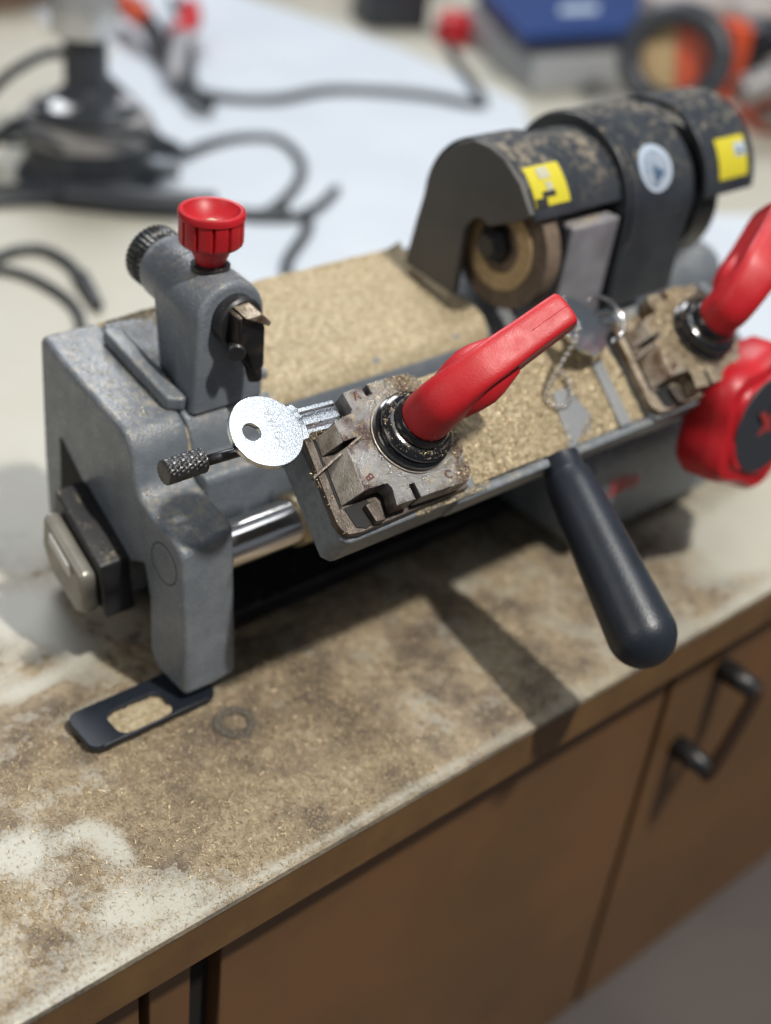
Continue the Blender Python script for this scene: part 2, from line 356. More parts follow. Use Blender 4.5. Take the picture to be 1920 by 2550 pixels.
# ------------------------------------------------------------ the key cutting machine
mc = empty('key_cutting_machine', (165, 50, 0), 'grey key duplicating machine with red levers and a black motor, dusted with brass', 'key cutting machine')
face = [(104, 10), (106, 60), (104.5, 112), (102.5, 115.1), (99, 114.6), (90.3, 111.8), (73.3, 108.6), (57.2, 106), (46.5, 104.3), (41.4, 101.5), (37.7, 95.3), (37, 85.8), (33.3, 80.6), (23.1, 77.2), (13.1, 75.8), (6.9, 73), (3.6, 66.5), (2.6, 55), (1.5, 11.4), (1.8, 8), (22, 8), (27, 14), (27.8, 40), (31.1, 52), (40, 48), (60, 20), (64, 10)]
body = xprism('end_casting', face, 0, 24.5, M['paint'], mc, 2.2, seg=3)
bm = bmesh.new(); bm.from_mesh(body.data)
wl = body.location+mc.location
p1, p2, p3 = (Vector(p)*K-wl for p in ((24.5, 8.5, 72), (3.2, 2.2, 32), (24.5, 3.2, 8)))
pn = (p2-p1).cross(p3-p1).normalized()
if pn.y > 0: pn = -pn
rs_ = bmesh.ops.bisect_plane(bm, geom=bm.verts[:]+bm.edges[:]+bm.faces[:], plane_co=p1, plane_no=pn, clear_outer=True)
bmesh.ops.edgenet_fill(bm, edges=[e for e in rs_['geom_cut'] if isinstance(e, bmesh.types.BMEdge)])
bmesh.ops.recalc_face_normals(bm, faces=bm.faces); bm.to_mesh(body.data); bm.free(); body.data.shade_smooth()
lathe('bore_plug', [(0, -.2), (7.2, -.2), (7.4, -.6)], (-.05, 17, 61.5), (-1, 0, 0), M['steel'], body)
lathe('bore_ring', [(7.5, -.3), (8.3, .12), (8.6, -.3)], (-.05, 17, 61.5), (-1, 0, 0), M['slit'], body)
prof = [(103.5, 10), (103.5, 113.5), (100.5, 114.4), (90.3, 111.8), (73.3, 108.6), (57.2, 106), (46.5, 104.3), (41.4, 101.5), (37.7, 95.3), (37, 88), (34, 84.5), (28.5, 84), (27, 82), (27, 40), (34, 36), (60, 34), (60, 10)]
xprism('main_casting', prof, 24.6, 345, M['paint'], mc, 1.8, seg=3)
box('base_shade_slab', 26, 340, 31, 102, 1.2, 9.8, M['black'], mc, 1)  # black slab under the casting, widened to stand in for deep shade
# dusty ledge lip
# power socket and plug on the end face
sk = prism('socket_housing', [(-.1, 73, 67), (-.1, 40.5, 50), (-.1, 36.5, 28), (-.1, 76, 45)], (-13, 0, 0), M['black'], mc, 1.2)
prism('rocker_plate', [(-13.2, 70, 60), (-13.2, 42, 47), (-13.2, 39.5, 31.5), (-13.2, 46, 27), (-13.2, 66, 35), (-13.2, 72, 45)], (-7, 0, 0), M['cream'], mc, 2.4, seg=3)
prism('rocker', [(-20.3, 63, 56), (-20.3, 49, 49), (-20.3, 48, 44), (-20.3, 63, 51)], (-1.5, 0, 0), M['silver'], mc, .8)
prism('side_recess', [(-.02, 91, 76), (-.02, 92, 50), (-.02, 74, 50), (-.02, 74, 64)], (-.4, 0, 0), M['dk'], mc)
# slotted mounting tab
def rr(x0, x1, y0, y1, r, n=6, rs=None):
    out = []; 
    for cx, cy, a, q in ((x1-r, y0+r, -PI/2, 0), (x1-r, y1-r, 0, 1), (x0+r, y1-r, PI/2, 2), (x0+r, y0+r, PI, 3)):
        rq = r if rs is None else rs[q]
        cx = x1-rq if q < 2 else x0+rq; cy = y0+rq if q in (0, 3) else y1-rq
        for i in range(n+1):
            t = a+PI/2*i/n; out.append((cx+rq*math.cos(t), cy+rq*math.sin(t)))
    return out
def plate_hole(outer, inner, o, X, Y, Z, h, name, m, parent, bevel=0.):
    n_ = len(outer); assert n_ == len(inner); v = []; X, Y, Z, o = map(Vector, (X, Y, Z, o))
    for zz in (0, h):
        for ring in (outer, inner): v += [tuple(o+X*a+Y*b+Z*zz) for a, b in ring]
    f = []
    for i in range(n_):
        j = (i+1) % n_; f += [(i, j, n_+j, n_+i), (2*n_+i, 3*n_+i, 3*n_+j, 2*n_+j), (i, 2*n_+i, 2*n_+j, j), (n_+i, n_+j, 3*n_+j, 3*n_+i)]
    return link(name, v, f, m, parent, bevel=bevel)
plate_hole(rr(-40.5, 14, -.5, 21, 5), rr(-28, -5, .5, 14, 4), (0, 0, 2.4), (1, 0, 0), (0, 1, 0), (0, 0, 1), 2.6, 'mounting_tab', M['rubber'], mc, .5)
v, f = grid(-29, -5, .5, 14, 50, 30, lambda x, y: 2.6+.8*noise.noise(Vector((x*.3, y*.3, 3)))+.6*noise.noise(Vector((x*1.2, y*1.2, 3)))+(1.6 if y < 6 else .4))
tag(link('brass_dust', v, f, M['dustpile'], smooth=True), 'tan dust packed inside the slot of the black mounting tab', 'dust', kind='stuff')
# front switch box on the right
xprism('switch_box', [(60, 8), (-12, 8), (-15, 12), (-15, 50), (-8, 62), (60, 66)], 200, 300, M['paint'], mc, 2.5)
text_obj('lettering', 'Silca', 12, (226, -15.3, 36), (1, 0, 0), (0, .0, 1), M['redink'], mc, bold=.5)
box('foot_block', 302, 330, -6, 50, 4, 22, M['paintside'], mc, 1.5)
# tracer post
post = empty('tracer_post', (43, 60, 105), None, None); post.parent = mc; post.location = Vector((43-165, 60-50, 105))*K
def arch(cx, cz, r, zb, y, wb_=None, n=20, taper=0):
    pts = [(cx+r*math.cos(PI*i/n), y, cz+r*math.sin(PI*i/n)) for i in range(n+1)]
    return pts+[(cx-r-taper, y, zb), (cx+r+taper, y, zb)]
def hull_loft(name, rings, m, parent, bevel=0, smooth=True):
    v = []; f = []; n_ = len(rings[0])
    for r_ in rings: v += [tuple(p) for p in r_]
    for j in range(len(rings)-1):
        for i in range(n_): f.append((j*n_+i, j*n_+(i+1) % n_, (j+1)*n_+(i+1) % n_, (j+1)*n_+i))
    f.append(tuple(range(n_))); f.append(tuple(range((len(rings)-1)*n_, len(rings)*n_))[::-1])
    return link(name, v, f, m, parent, smooth=smooth, bevel=bevel)
pb = hull_loft('post_body', [arch(43, 138, 13.5, 103, 40.5, taper=1), arch(43, 138.5, 14.5, 103, 42, taper=1.5), arch(43, 139, 14.8, 104, 52, taper=1), arch(43, 140, 13.8, 105, 62, taper=-2), arch(43, 141, 13.4, 107, 72, taper=-3)], M['paint'], post, 1.0)
lathe('barrel', [(0, 0), (13.0, 0), (12.6, 14), (11.9, 15.5), (0, 15.5)], (43, 68, 141.3), (0, 1, .06), M['paint'], post)
def kn(r, h, t): return r*(1+.02*math.cos(36*t)) if r > 10 else r
lathe('knurled_nut', [(0, 0), (11.0, 0), (11.6, .8), (11.6, 2.6), (10.9, 3.2), (10.9, 3.8), (11.8, 4.6), (11.8, 9.6), (10.8, 10.8), (0, 10.8)], (43, 83.8, 142.2), (0, 1, .06), M['knurl'], post, seg=144, rfun=kn)
prism('rib', [(19.5, 47, 104.6), (25, 44, 104), (27, 45, 104), (27, 92, 112.5), (19.5, 92, 112.5)], (0, -.6, 5.6), M['paint'], post, 1.6)
prism('rib', [(60, 47, 104.6), (66, 47, 104.5), (66, 80, 110), (60, 80, 110)], (0, 0, 4), M['paint'], post, 1.3)
kb = empty('depth_knob', (43, 55, 150), None, None); kb.parent = post; kb.location = Vector((0, -5, 45))*K
kb.name = 'adjusting_knob'
def flute(r, h, t):
    if 7.4 < h < 17.6 and r > 9: return r*(1-.11*max(0, math.cos(12*t))**10)
    return r
lathe('knob_grip', [(5.2, 0), (5.8, 2), (7.0, 5), (7.4, 6.4), (10.4, 7.6), (11.3, 8.4), (11.6, 9.4), (11.6, 17.0), (11.6, 17.5), (12.0, 17.8), (12.1, 19.2), (11.7, 20.2), (11, 20.6), (10.1, 20.3), (9.2, 18.8), (6, 16), (3, 14.8), (0, 14.4)], (43, 55, 154.5), (0, 0, 1), M['redknob'], kb, seg=192, rfun=flute)
lathe('knob_washer', [(0, 0), (7, 0), (7.2, 2), (5, 3), (0, 3)], (43, 55, 152.2), (0, 0, 1), M['black'], kb)
v, f = lathe_geo([(3.6, 0), (3.0, .9), (1.8, 1.7), (.8, 1.9), (0, 2.0)], (43, 55, 169.0), (0, 0, 1), 24, lambda r, h, t: r*(1+.15*noise.noise(Vector((math.cos(t)*2, math.sin(t)*2, h)))))
tag(link('brass_dust', v, f, M['dustpile'], smooth=True), 'small heap of brass dust in the hollow of the round red knob', 'dust', kind='stuff')
# tracer (black finger)
tr = lathe('tracer_sleeve', [(0, 0), (9.6, 0), (9.6, 5), (8.8, 6), (0, 6)], (43.5, 41, 139), (0, -1, 0), M['black'], post)
prism('tracer_block', [(37.5, 38, 146), (47, 38, 146), (49.5, 38, 140), (50, 38, 124), (45.5, 38, 121), (43.5, 38, 130), (38, 38, 134)], (0, -9, -1), M['tracer'], post, 1.2)
prism('tracer_cap', [(39, 37, 147), (46, 37, 147.3), (50.5, 37, 143), (49.5, 37, 141.6)], (0, -10, -1.5), M['rusty'], post, .5)
lathe('clamp_screw', [(0, 0), (3.4, 0), (3.4, 4), (2.8, 4.6), (0, 4.6)], (39.5, 33, 131.5), (-.6, -1, 0), M['black'], post, seg=24)
tube('tracer_tip', [(47.5, 34, 125), (47.7, 32, 119), (47.8, 31.5, 117)], lambda t: 3.4-.8*t, M['tracer'], post, smoothp=False)
# motor and guards
mo = empty('motor_unit', (250, 52, 105), None, None); mo.parent = mc; mo.location = Vector((85, 2, 105))*K
pl = [(89.6, 114.5), (85.6, 135.6), (80.5, 158.5), (75, 168.4), (66.5, 176.6), (57.6, 181), (48, 181.1), (39.6, 179.1), (28.8, 172.3), (20.2, 161.5), (26, 157.4), (42.3, 149.0), (47, 151), (51.1, 149.4), (54, 146), (55.5, 142.6), (56.3, 112)]
xprism('guard_plate', pl, 171, 174.5, M['darkflat'], mo, 1.2)
def ring_arch(a0, a1, ro, ri, cy=52, cz=148, n=22):
    o_ = [(cy+ro*math.cos(a0+(a1-a0)*i/n), cz+ro*math.sin(a0+(a1-a0)*i/n)) for i in range(n+1)]
    i_ = [(cy+ri*math.cos(a1+(a0-a1)*i/n), cz+ri*math.sin(a1+(a0-a1)*i/n)) for i in range(n+1)]
    return o_+i_
R_ = math.radians
xprism('wheel_guard', ring_arch(R_(-35), R_(162), 33.4, 31, 52.5, 148), 174.6, 200, M['dark'], mo, .6)
lathe('brush_wheel', [(6, -4), (8, -4), (14, -5), (14.5, -2.5), (26.8, -2.5), (27, -2), (27, 6), (6, 6)], (188, 44, 138), (-1, 0, 0), M['wheel'], mo, seg=72)
lathe('brush_face', [(11.5, 0), (19, 0), (19, 1), (11.5, 1)], (182, 44, 138), (-1, 0, 0), M['tan'], mo, seg=64)
lathe('arbor_nut', [(0, 0), (8.5, 0), (8.5, 5), (5, 9), (0, 9)], (183, 45, 139), (-1, 0, 0), M['black'], mo, seg=6, smooth=False)
xprism('motor_collar', ring_arch(R_(-30), R_(162), 31, 12), 200.1, 230, M['dark'], mo, .6)
xprism('pillar', [(19.5, 152), (22, 100), (80, 100), (80, 150)], 198, 228, M['pillar'], mo, 1.6)
xprism('motor_shell', ring_arch(R_(-3), R_(180), 36.5, 8, 54, 148)+[(17.6, 148)][:0], 230.1, 274, M['dark'], mo, 1.2)
xprism('motor_front', [(17.6, 149), (18.5, 108), (88, 108), (89, 149)], 230.1, 274, M['dark'], mo, 1.2)
xprism('motor_foot', [(24, 115), (26, 104), (92, 104), (92, 112)], 228.5, 278, M['pillar'], mo, 1.2)
lathe('motor_rib', [(0, 0), (37.8, 0), (37.8, 3), (0, 3)], (232, 54, 147), (1, 0, 0), M['dark'], mo, seg=72)
lathe('spindle_cover', [(0, 0), (30, 0), (30, 12), (0, 12)], (274.1, 54, 146), (1, 0, 0), M['dark'], mo, seg=64)
xprism('wheel_guard', ring_arch(R_(-25), R_(178), 36, 33, 54, 149), 284, 320, M['dark'], mo, .6)
lathe('cutter_guard_wheel', [(0, 0), (31.5, 0), (31.5, 16), (29, 18), (0, 18)], (286, 54, 140), (1, 0, 0), M['black'], mo, seg=64)
def on_arc(x, a, r, cy=52.5, cz=148): return (x, cy+r*math.cos(a), cz+r*math.sin(a))
def arc_patch(name, x0, x1, a0, a1, r, m, parent, cy=52.5, cz=148, n=8, th_=.25, skew=0):
    v = []; f = []
    for rr_ in (r, r+th_):
        for i in range(n+1):
            a = a0+(a1-a0)*i/n; sk_ = skew*i/n
            v += [on_arc(x0+sk_, a, rr_, cy, cz), on_arc(x1+sk_, a, rr_, cy, cz)]
    m_ = 2*(n+1)
    for i in range(n):
        b_ = 2*i; f += [(b_, b_+1, b_+3, b_+2), (m_+b_, m_+b_+2, m_+b_+3, m_+b_+1), (b_, b_+2, m_+b_+2, m_+b_), (b_+1, m_+b_+1, m_+b_+3, b_+3)]
    f += [(0, m_, m_+1, 1), (2*n, 2*n+1, m_+2*n+1, m_+2*n)]
    return link(name, v, f, m, parent)
def sticker(x0, x1, a0, a1, r, cy, cz, inverted):
    s_ = arc_patch('warning_sticker', x0, x1, a0, a1, r, M['yellow'], mo, cy, cz)
    w_ = x1-x0; h_ = a1-a0
    if not inverted:
        arc_patch('caption', x0+.3*w_, x0+.62*w_, a0+.08*h_, a0+.36*h_, r+.3, M['greyink'], s_, cy, cz)
        arc_patch('pictogram', x0+.25*w_, x0+.62*w_, a0+.66*h_, a0+.80*h_, r+.3, M['ink'], s_, cy, cz)
        arc_patch('pictogram', x0+.02*w_, x0+.34*w_, a0+.80*h_, a0+.99*h_, r+.3, M['ink'], s_, cy, cz)
        arc_patch('pictogram', x0+.42*w_, x0+.58*w_, a0+.45*h_, a0+.66*h_, r+.3, M['greyink'], s_, cy, cz)
    else:
        arc_patch('pictogram', x0+.58*w_, x0+.96*w_, a0+.18*h_, a0+.50*h_, r+.3, M['badge'], s_, cy, cz)
        arc_patch('caption', x0+.66*w_, x0+.86*w_, a0+.36*h_, a0+.44*h_, r+.35, M['ink'], s_, cy, cz)
sticker(176, 196, R_(124), R_(153), 33.6, 52.5, 148, False)
sticker(293, 314, R_(138), R_(167), 36.2, 54, 149, True)
def badge(a, x, r, rad, name, m, parent, lift, n_=40):
    v = [on_arc(x, a, r+lift, 54, 148)]
    for i in range(n_):
        t = 2*PI*i/n_; v.append(on_arc(x+rad*math.cos(t), a+rad*math.sin(t)/r, r+lift, 54, 148))
    v += [tuple(Vector(p)-Vector((0, math.cos(a), math.sin(a)))*.3) for p in v]
    f = [(0, i+1, (i+1) % n_+1) for i in range(n_)]+[(n_+1, n_+1+(i+1) % n_+1, n_+1+i+1) for i in range(n_)]+[(i+1, n_+1+i+1, n_+1+(i+1) % n_+1, (i+1) % n_+1) for i in range(n_)]
    return link(name, v, f, m, parent)
bd = badge(R_(146), 250, 36.6, 10.5, 'round_badge', M['badge'], mo, .3)
badge(R_(146.5), 250, 36.6, 7.9, 'badge_field', M['badgegrey'], bd, .65)
badge(R_(150.5), 250, 36.6, 4.6, 'badge_emblem', M['badgeblue'], bd, 1.0, 3)
# hinge rod
rod = lathe('guide_rod', [(0, 0), (9.3, 0), (9.3, 186), (0, 186)], (24, 17, 59), (1, 0, 0), M['chrome'], mc, seg=64)
lathe('bushing', [(9.3, 0), (10.6, 0), (10.6, 8), (9.3, 8)], (57, 17, 59), (1, 0, 0), M['brass'], rod, seg=48)

# carriage
ca = empty('carriage', F(80, 0, -20), None, None); ca.parent = mc; ca.location = Vector(F(80, 0, -20))*K-Vector((165, 50, 0))*K
def fprism(name, uv, w0, w1, m, parent, bevel=0., o=S, **k):
    return prism(name, [F(a, b, w0, o) for a, b in uv], N*(w1-w0), m, parent, bevel, **k)
tray = fprism('tray', [(10, -25), (205, -27), (205, 24), (5, 24)], -22, -16.2, M['cast'], ca, 1.2)
fprism('tray_rim', [(14, 21.8), (205, 21.8), (205, 25.2), (14, 25.2)], -26, -14.2, M['cast'], ca, 1.0)
fprism('tray_rib', [(111, -8), (116.5, -8), (112.5, 21.6), (106, 21.6)], -16.1, -13.6, M['paintside'], ca, .5)
fprism('tray_rib', [(84, -2), (91, -2), (96, 12), (92, 14), (80, 21.6), (76, 21.6)], -16.1, -14.4, M['paintside'], ca, .5)
# arms down to the rod
def arm(u0, u1):
    pts = [(-18, -22.2), (18, -22.2), (14, -45)]
    pts += [(-7.7+14*math.cos(t), -75.2+14*math.sin(t)) for t in np.linspace(R_(10), R_(-190), 16)]+[(-20, -50)]
    prism('arm', [F(u0, a, b) for a, b in pts], U*(u1-u0), M['cast'], ca, 1.5)
arm(-3, 18); arm(128, 145)
# vises
jawpoly = [(-16.9, -23.1), (-9.0, -23.6), (-8.6, -19.4), (-5.9, -19.4), (-5.9, -23.6), (2.7, -23.5), (12, -22.5), (16, -19), (18.4, -6), (18.6, 5.3), (16.8, 11.4), (14.4, 12.4), (14.2, 14.2), (16.2, 15.2), (15.0, 19.4), (11.7, 21.9), (-9.7, 21.0), (-9.2, 15.5), (-11.6, 15.4), (-12.2, 21.0), (-20.3, 20.7), (-18.4, 14.2), (-19.2, 12.4), (-20.8, 12.1), (-28.9, 12.0), (-26.4, -4.6), (-21.0, -4.9), (-21.0, -6.6), (-26.7, -6.5), (-25.8, -14.6), (-18.0, -15.2), (-16.9, -16.4)]
def lever(o, parent, du, dv, dw, h0, fat=1.0):
    lv = empty('clamp_lever', F(0, 0, h0, o), None, None)
    pw = Vector((0, 0, 0)); p_ = parent
    while p_: pw += p_.location; p_ = p_.parent
    lv.parent = parent; lv.location = Vector(F(0, 0, h0, o))*K-pw
    base = Vector(F(0, 0, h0, o)); A = (U*du+Vv*dv); fl = A.normalized(); side = N.cross(fl).normalized()
    # loft: centre path, half width (side), half height
    st = [
        (0.00, 0.0, 8.6, 8.6, 0, 2.0), (0.00, 3.0, 9.0, 9.0, 0, 2.0), (0.02, 8.0, 8.9, 9.2, .08, 2.2), (.06, 12, 8.6, 10.2, .35, 2.7),
        (.14, 15.5, 8.2, 10.8, .7, 3.4), (.26, 20, 7.9, 10.8, .95, 4.2), (.38, 23, 7.8, 10.4, 1, 4.6), (.52, 26.5, 7.5, 9.6, 1, 4.8),
        (.68, 30, 7.2, 9.0, 1, 4.8), (.84, 33.5, 7.1, 8.6, 1, 4.8), (.95, 35.6, 7.0, 8.4, 1, 4.6), (.99, 36.5, 6.6, 7.9, 1, 4.0), (1.005, 36.9, 5.6, 6.8, 1, 3.4), (1.01, 37.1, 3.2, 4.0, 1, 2.8)]
    sN = dw/37.0; Lp = A.length; rings = []; ns = 40
    arm_d = (fl*Lp*.85+N*dw*.5).normalized(); perp = side.cross(arm_d).normalized()
    if perp.dot(N) < 0: perp = -perp
    for (t, hh, hw, ht, tl, pn) in st:
        c = base+fl*(Lp*t)+N*(hh*sN)
        e1 = side; e2 = (fl*(-1)*(1-tl)+perp*tl).normalized()
        ring = []
        for i in range(ns):
            a = 2*PI*i/ns; ca_, sa = math.cos(a), math.sin(a)
            x_ = math.copysign(abs(ca_)**(2/pn), ca_)*hw*(1+(fat-1)*min(1, t*3)); y_ = math.copysign(abs(sa)**(2/pn), sa)*ht*(1+(fat-1)*min(1, t*3))
            if .12 < t < .97 and abs(sa) < .62:      # dished sides
                x_ -= math.copysign(1.5*min(1, (t-.12)*6)*(1-(abs(sa)/.62)**2)**.7, ca_)
            ring.append(c+e1*x_+e2*y_)
        rings.append(ring)
    rd = []
    for j in range(len(rings)-1):                      # smooth in-between rings
        for q in range(3):
            P_ = [rings[max(j-1, 0)], rings[j], rings[j+1], rings[min(j+2, len(rings)-1)]]; t = q/3
            rd.append([.5*((2*P_[1][i])+(-P_[0][i]+P_[2][i])*t+(2*P_[0][i]-5*P_[1][i]+4*P_[2][i]-P_[3][i])*t*t+(-P_[0][i]+3*P_[1][i]-3*P_[2][i]+P_[3][i])*t**3) for i in range(ns)])
    rd.append(rings[-1])
    g_ = hull_loft('lever_grip', rd, M['red'], lv)
    wr = []
    for (t, hh, hw, ht) in ((.06, 9, 7, 5), (.12, 12, 9, 7), (.20, 16, 10.2, 8), (.28, 19, 10.8, 7.8), (.36, 21.5, 10.2, 7), (.44, 23.5, 9, 6), (.52, 25.5, 7.8, 5)):
        c = base+fl*(Lp*t)+N*((hh)*sN)
        wr.append([c+side*(math.cos(2*PI*i/ns)*hw)+perp*(math.sin(2*PI*i/ns)*ht) for i in range(ns)])
    hull_loft('lever_wing', wr, M['red'], lv)
    sm = [sum((r_[int(ns*.25)] for r_ in [rd[k_]]), Vector())+perp*.02 for k_ in range(18, len(rd)-2)]
    tube('mould_seam', [tuple(p) for p in sm[6:]], .16, M['red'], lv, seg=6, n=2)
    return lv
def vise(o, mt, ms, mblk, lev):
    vs_ = empty('key_vise', F(0, 0, -12, o), None, None); vs_.parent = ca
    vs_.location = Vector(F(0, 0, -12, o))*K-Vector(F(80, 0, -20))*K
    blk = fprism('vise_block', [(-34, -17), (22, -24), (31, -20), (24, 24), (-36, 24), (-39, 21)], -29, -12.1, mblk, vs_, 1.3, o)
    ledge = [(-33.8, -17.8), (-28, -20), (16, -22), (18, 22), (-32, 22.8), (-36.5, 22), (-38.8, 19.5), (-39.2, 16)]
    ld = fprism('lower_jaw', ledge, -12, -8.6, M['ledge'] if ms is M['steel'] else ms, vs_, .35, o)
    # bevelled nose of the upper jaw, split by a slit
    def nose(v0, v1, a0, a1, b0, b1):
        return prism_geo([F(a0, v0, -.2, o), F(b0, v0, -8.2, o), F(-14, v0, -8.2, o), F(-14, v0, -.2, o)], Vector(F(a1, v1, -.2, o))-Vector(F(a0, v0, -.2, o)))
    tj = fprism('upper_jaw', jawpoly, -7.6, 0, mt, vs_, .3, o)
    for (v0, v1, a0, a1, w0_, w1_) in ((-13.6, -6.6, -26.0, -26.6, -30.6, -31.6), (-4.6, 11.9, -26.5, -28.9, -31.9, -34.6)):
        P8 = [F(a0-.02, v0, -.15, o), F(w0_, v0, -8.3, o), F(-22, v0, -8.3, o), F(-22, v0, -.15, o), F(a1-.02, v1, -.15, o), F(w1_, v1, -8.3, o), F(-22, v1, -8.3, o), F(-22, v1, -.15, o)]
        link('jaw_nose', P8, [(0, 1, 2, 3), (7, 6, 5, 4), (0, 4, 5, 1), (1, 5, 6, 2), (2, 6, 7, 3), (3, 7, 4, 0)], ms, tj, bevel=.25)
    fprism('jaw_gap', [(-31.2, -14), (-30.6, -14), (-34.8, 12.6), (-35.5, 12.6)], -8.55, -8.3, M['slit'], tj, o=o)
    # blade through the slit
    prism('slit_blade', [F(-40.0, -.6, -8.4, o), F(-40.0, -.6, -6.4, o), F(-21.2, -6.2, .6, o), F(-18.5, -6.9, .5, o), F(-18.5, -6.9, -7, o)], Vv*.9, M['ledge'], tj, .1)
    fprism('seat', [(-34, 13), (-28, 12.6), (-24, 13), (-24, 21), (-30, 22.2), (-33.4, 20.4)], -8.55, -8.2, M['slit'], tj, .3, o)
    prism('jaw_rest', [F(-27.5, 15, -8.5, o), F(-23, 14.5, -8.5, o), F(-23, 22.5, -8.5, o), F(-27, 22, -8.5, o)], N*3, M['ledge'], tj, .4)
    for (uu, vv) in ((-8.6, -19.4), (-11.9, 15.5)):
        fprism('index_notch', [(uu+.1, min(vv, vv+5.4*(1 if vv > 0 else -1))+.1), (uu+2.5, min(vv, vv+5.4*(1 if vv > 0 else -1))+.1), (uu+2.4, max(vv, vv+5*(1 if vv > 0 else -1))-.2), (uu+.1, max(vv, vv+5*(1 if vv > 0 else -1))-.2)], -7.5, -5.2, M['slit'], tj, 0, o)
    for s_, a, b, xd, yd in (('A', -12.4, -20.4, U, -Vv), ('B', -24.3, 8.2, -U*.2-Vv, -U), ('C', 5.4, 17.2, U*.35+Vv*.1, -Vv)):
        text_obj('stamped_letter', s_, 4.4, F(a, b, .04, o), tuple(xd), tuple(yd), M['stamp'], tj, depth=.05, bold=.12)
    cl = lathe('clamp_collar', [(0, 0), (14.2, 0), (14.4, .5), (14.4, 3.2), (13.9, 3.8), (13.2, 4.1), (13.6, 4.6), (13.7, 6.6), (12.6, 7.8), (11.2, 8.4), (10.2, 8.6), (10.0, 11.5), (9.3, 12.4), (0, 12.4)], F(-1, -1, .1, o), N, M['gloss'], vs_, seg=96)
    lathe('collar_ring', [(14.45, 0), (14.9, .1), (14.9, .8), (14.45, .9)], F(-1, -1, .1, o), N, ms, cl, seg=96)
    lever(Vector(F(-1, -1, 0, o)), vs_, *lev[:3], 11.2, *lev[3:])
    return vs_
vise(S, M['steeltop'], M['steel'], M['cast'], (46.5, -8.3, 36))
S2 = Vector(F(161, 1, 0))
vise(S2, M['rusty'], M['rusty'], M['cast'], (37, -24, 25, 1.3))
# small gauge finger with knurled end
gz = -15; gf = tube('gauge_finger', [F(-69, -20.6, gz), F(-58, -20.2, gz), F(-40, -19.5, gz+1), F(-30, -19, gz+1)], 1.9, M['knurl'], ca, smoothp=False)
v, f = [], []; ns = 64; nl = 40
kx, ky, ka = Vv, N, U
for j in range(nl+1):
    t = j/nl
    for i in range(ns):
        a = 2*PI*i/ns; r_ = 4.15-(.35 if j in (0, nl) else 0)+.20*(abs(math.sin(8*a+t*14))+abs(math.sin(8*a-t*14))-1)
        p = Vector(F(-84.0+15*t, -21.2, gz))+kx*(r_*math.cos(a))+ky*(r_*math.sin(a)); v.append(tuple(p))
for j in range(nl):
    for i in range(ns): f.append((j*ns+i, j*ns+(i+1) % ns, (j+1)*ns+(i+1) % ns, (j+1)*ns+i))
f.append(tuple(range(ns))); f.append(tuple(range(nl*ns, (nl+1)*ns))[::-1])
link('knurled_end', v, f, M['knurl'], gf)
# black operating handle
hd = tube('operating_handle', [F(70, 20, -30), (131, -50, 90), (126, -70, 79), (120, -94, 64), (116.5, -107, 55), (116.2, -109.5, 53.5), (115.7, -112.5, 51.7), (115.3, -115.2, 50.2), (115, -117.2, 49), (114.9, -118.4, 48.4)][1:], 9, M['rubber'], ca, seg=40)
# proper radii: rebuild with rounded end
bpy.data.objects.remove(hd)
hp = [Vector((139, -46, 89)), Vector((123, -116, 50))]; hdv = (hp[1]-hp[0]); hL = hdv.length
lathe('operating_handle', [(0, -6), (8, -6), (8, 0), (8.2, .6), (9.2, 3)]+[(9.2+3.7*(t/ (hL-13))**.8, 3+t*(hL-16)/(hL-13)) for t in np.linspace(4, hL-13, 14)]+[(12.9*math.cos(a), hL-13+12.9*math.sin(a)) for a in np.linspace(.1, PI/2, 10)], hp[0], hdv, M['rubber'], ca, seg=72)
# big red hand wheel
kc = Vector((250, -50, 82))
def lobes(r, h, t): return r*(1+.085*math.cos(5*t+.6)) if r > 20 else r
kn_ = lathe('hand_knob', [(0, 12), (22, 12), (23, 10.5), (24.5, 10.5), (28.5, 10), (31, 7), (31.5, 3), (31.5, -8), (29, -12), (10, -13), (10, -34), (0, -34)], kc, (0, -1, .15), M['redknob'], mc, seg=120, rfun=lobes)
kd = lathe('knob_disc', [(0, 0), (21, 0), (21.5, -.5)], kc+Vector((0, -12.2, 1.8)), (0, -1, .15), M['dgrey'], kn_, seg=64)
text_obj('disc_lettering', 'X', 20, kc+Vector((-1, -12.6, 2)), (1, 0, 0), (0, 0, 1), M['redink'], kn_, bold=.6)

# dust on the machine
def ztop(y): return np.interp(y, [37, 39, 41.4, 46.5, 57.2, 73.3, 90.3, 103], [90, 99, 102.3, 104.6, 106, 108.6, 111.8, 114.5])
def htop(x, y):
    d = .5
    d -= 2.2*math.exp(-((x-14)/28)**2-((y-80)/26)**2) + .9*math.exp(-((x-20)/30)**2-((y-50)/14)**2)
    d -= 1.1*max(0, (44+4*noise.noise(Vector((x*.09, 3, 1)))-y)/3.5); d -= 3*max(0, min(1, (59-x)/3))*max(0, min(1, (70-y)/8)); d += .15 + max(0, (y-99)/3) + max(0, (x-172)/4)
    h = d*1.5+.4*noise.noise(Vector((x*.2, y*.2, 12)))+.35*noise.noise(Vector((x*.8, y*.8, 2)))
    return float(ztop(y))+max(-.8 if x > 62 else -3.2, h)
v, f = grid(3, 178, 37.4, 101.5, 250, 110, htop)
tag(link('brass_dust', v, f, M['dustpile'], smooth=True), 'thick golden brass dust covering the flat top of the machine beside the motor', 'dust', kind='stuff')
P = []
for _ in range(9000):
    x = random.uniform(5, 175); y = random.uniform(45, 101)
    if htop(x, y)-ztop(y) > -.3 or random.random() < .25: P.append((x, y, max(htop(x, y), float(ztop(y)))))
flakes('brass_shavings', P, np.tile((0, 0, 1.), (len(P), 1)), .5, 1.4, .2, 'brass shavings sprinkled on the machine top behind the red lever')
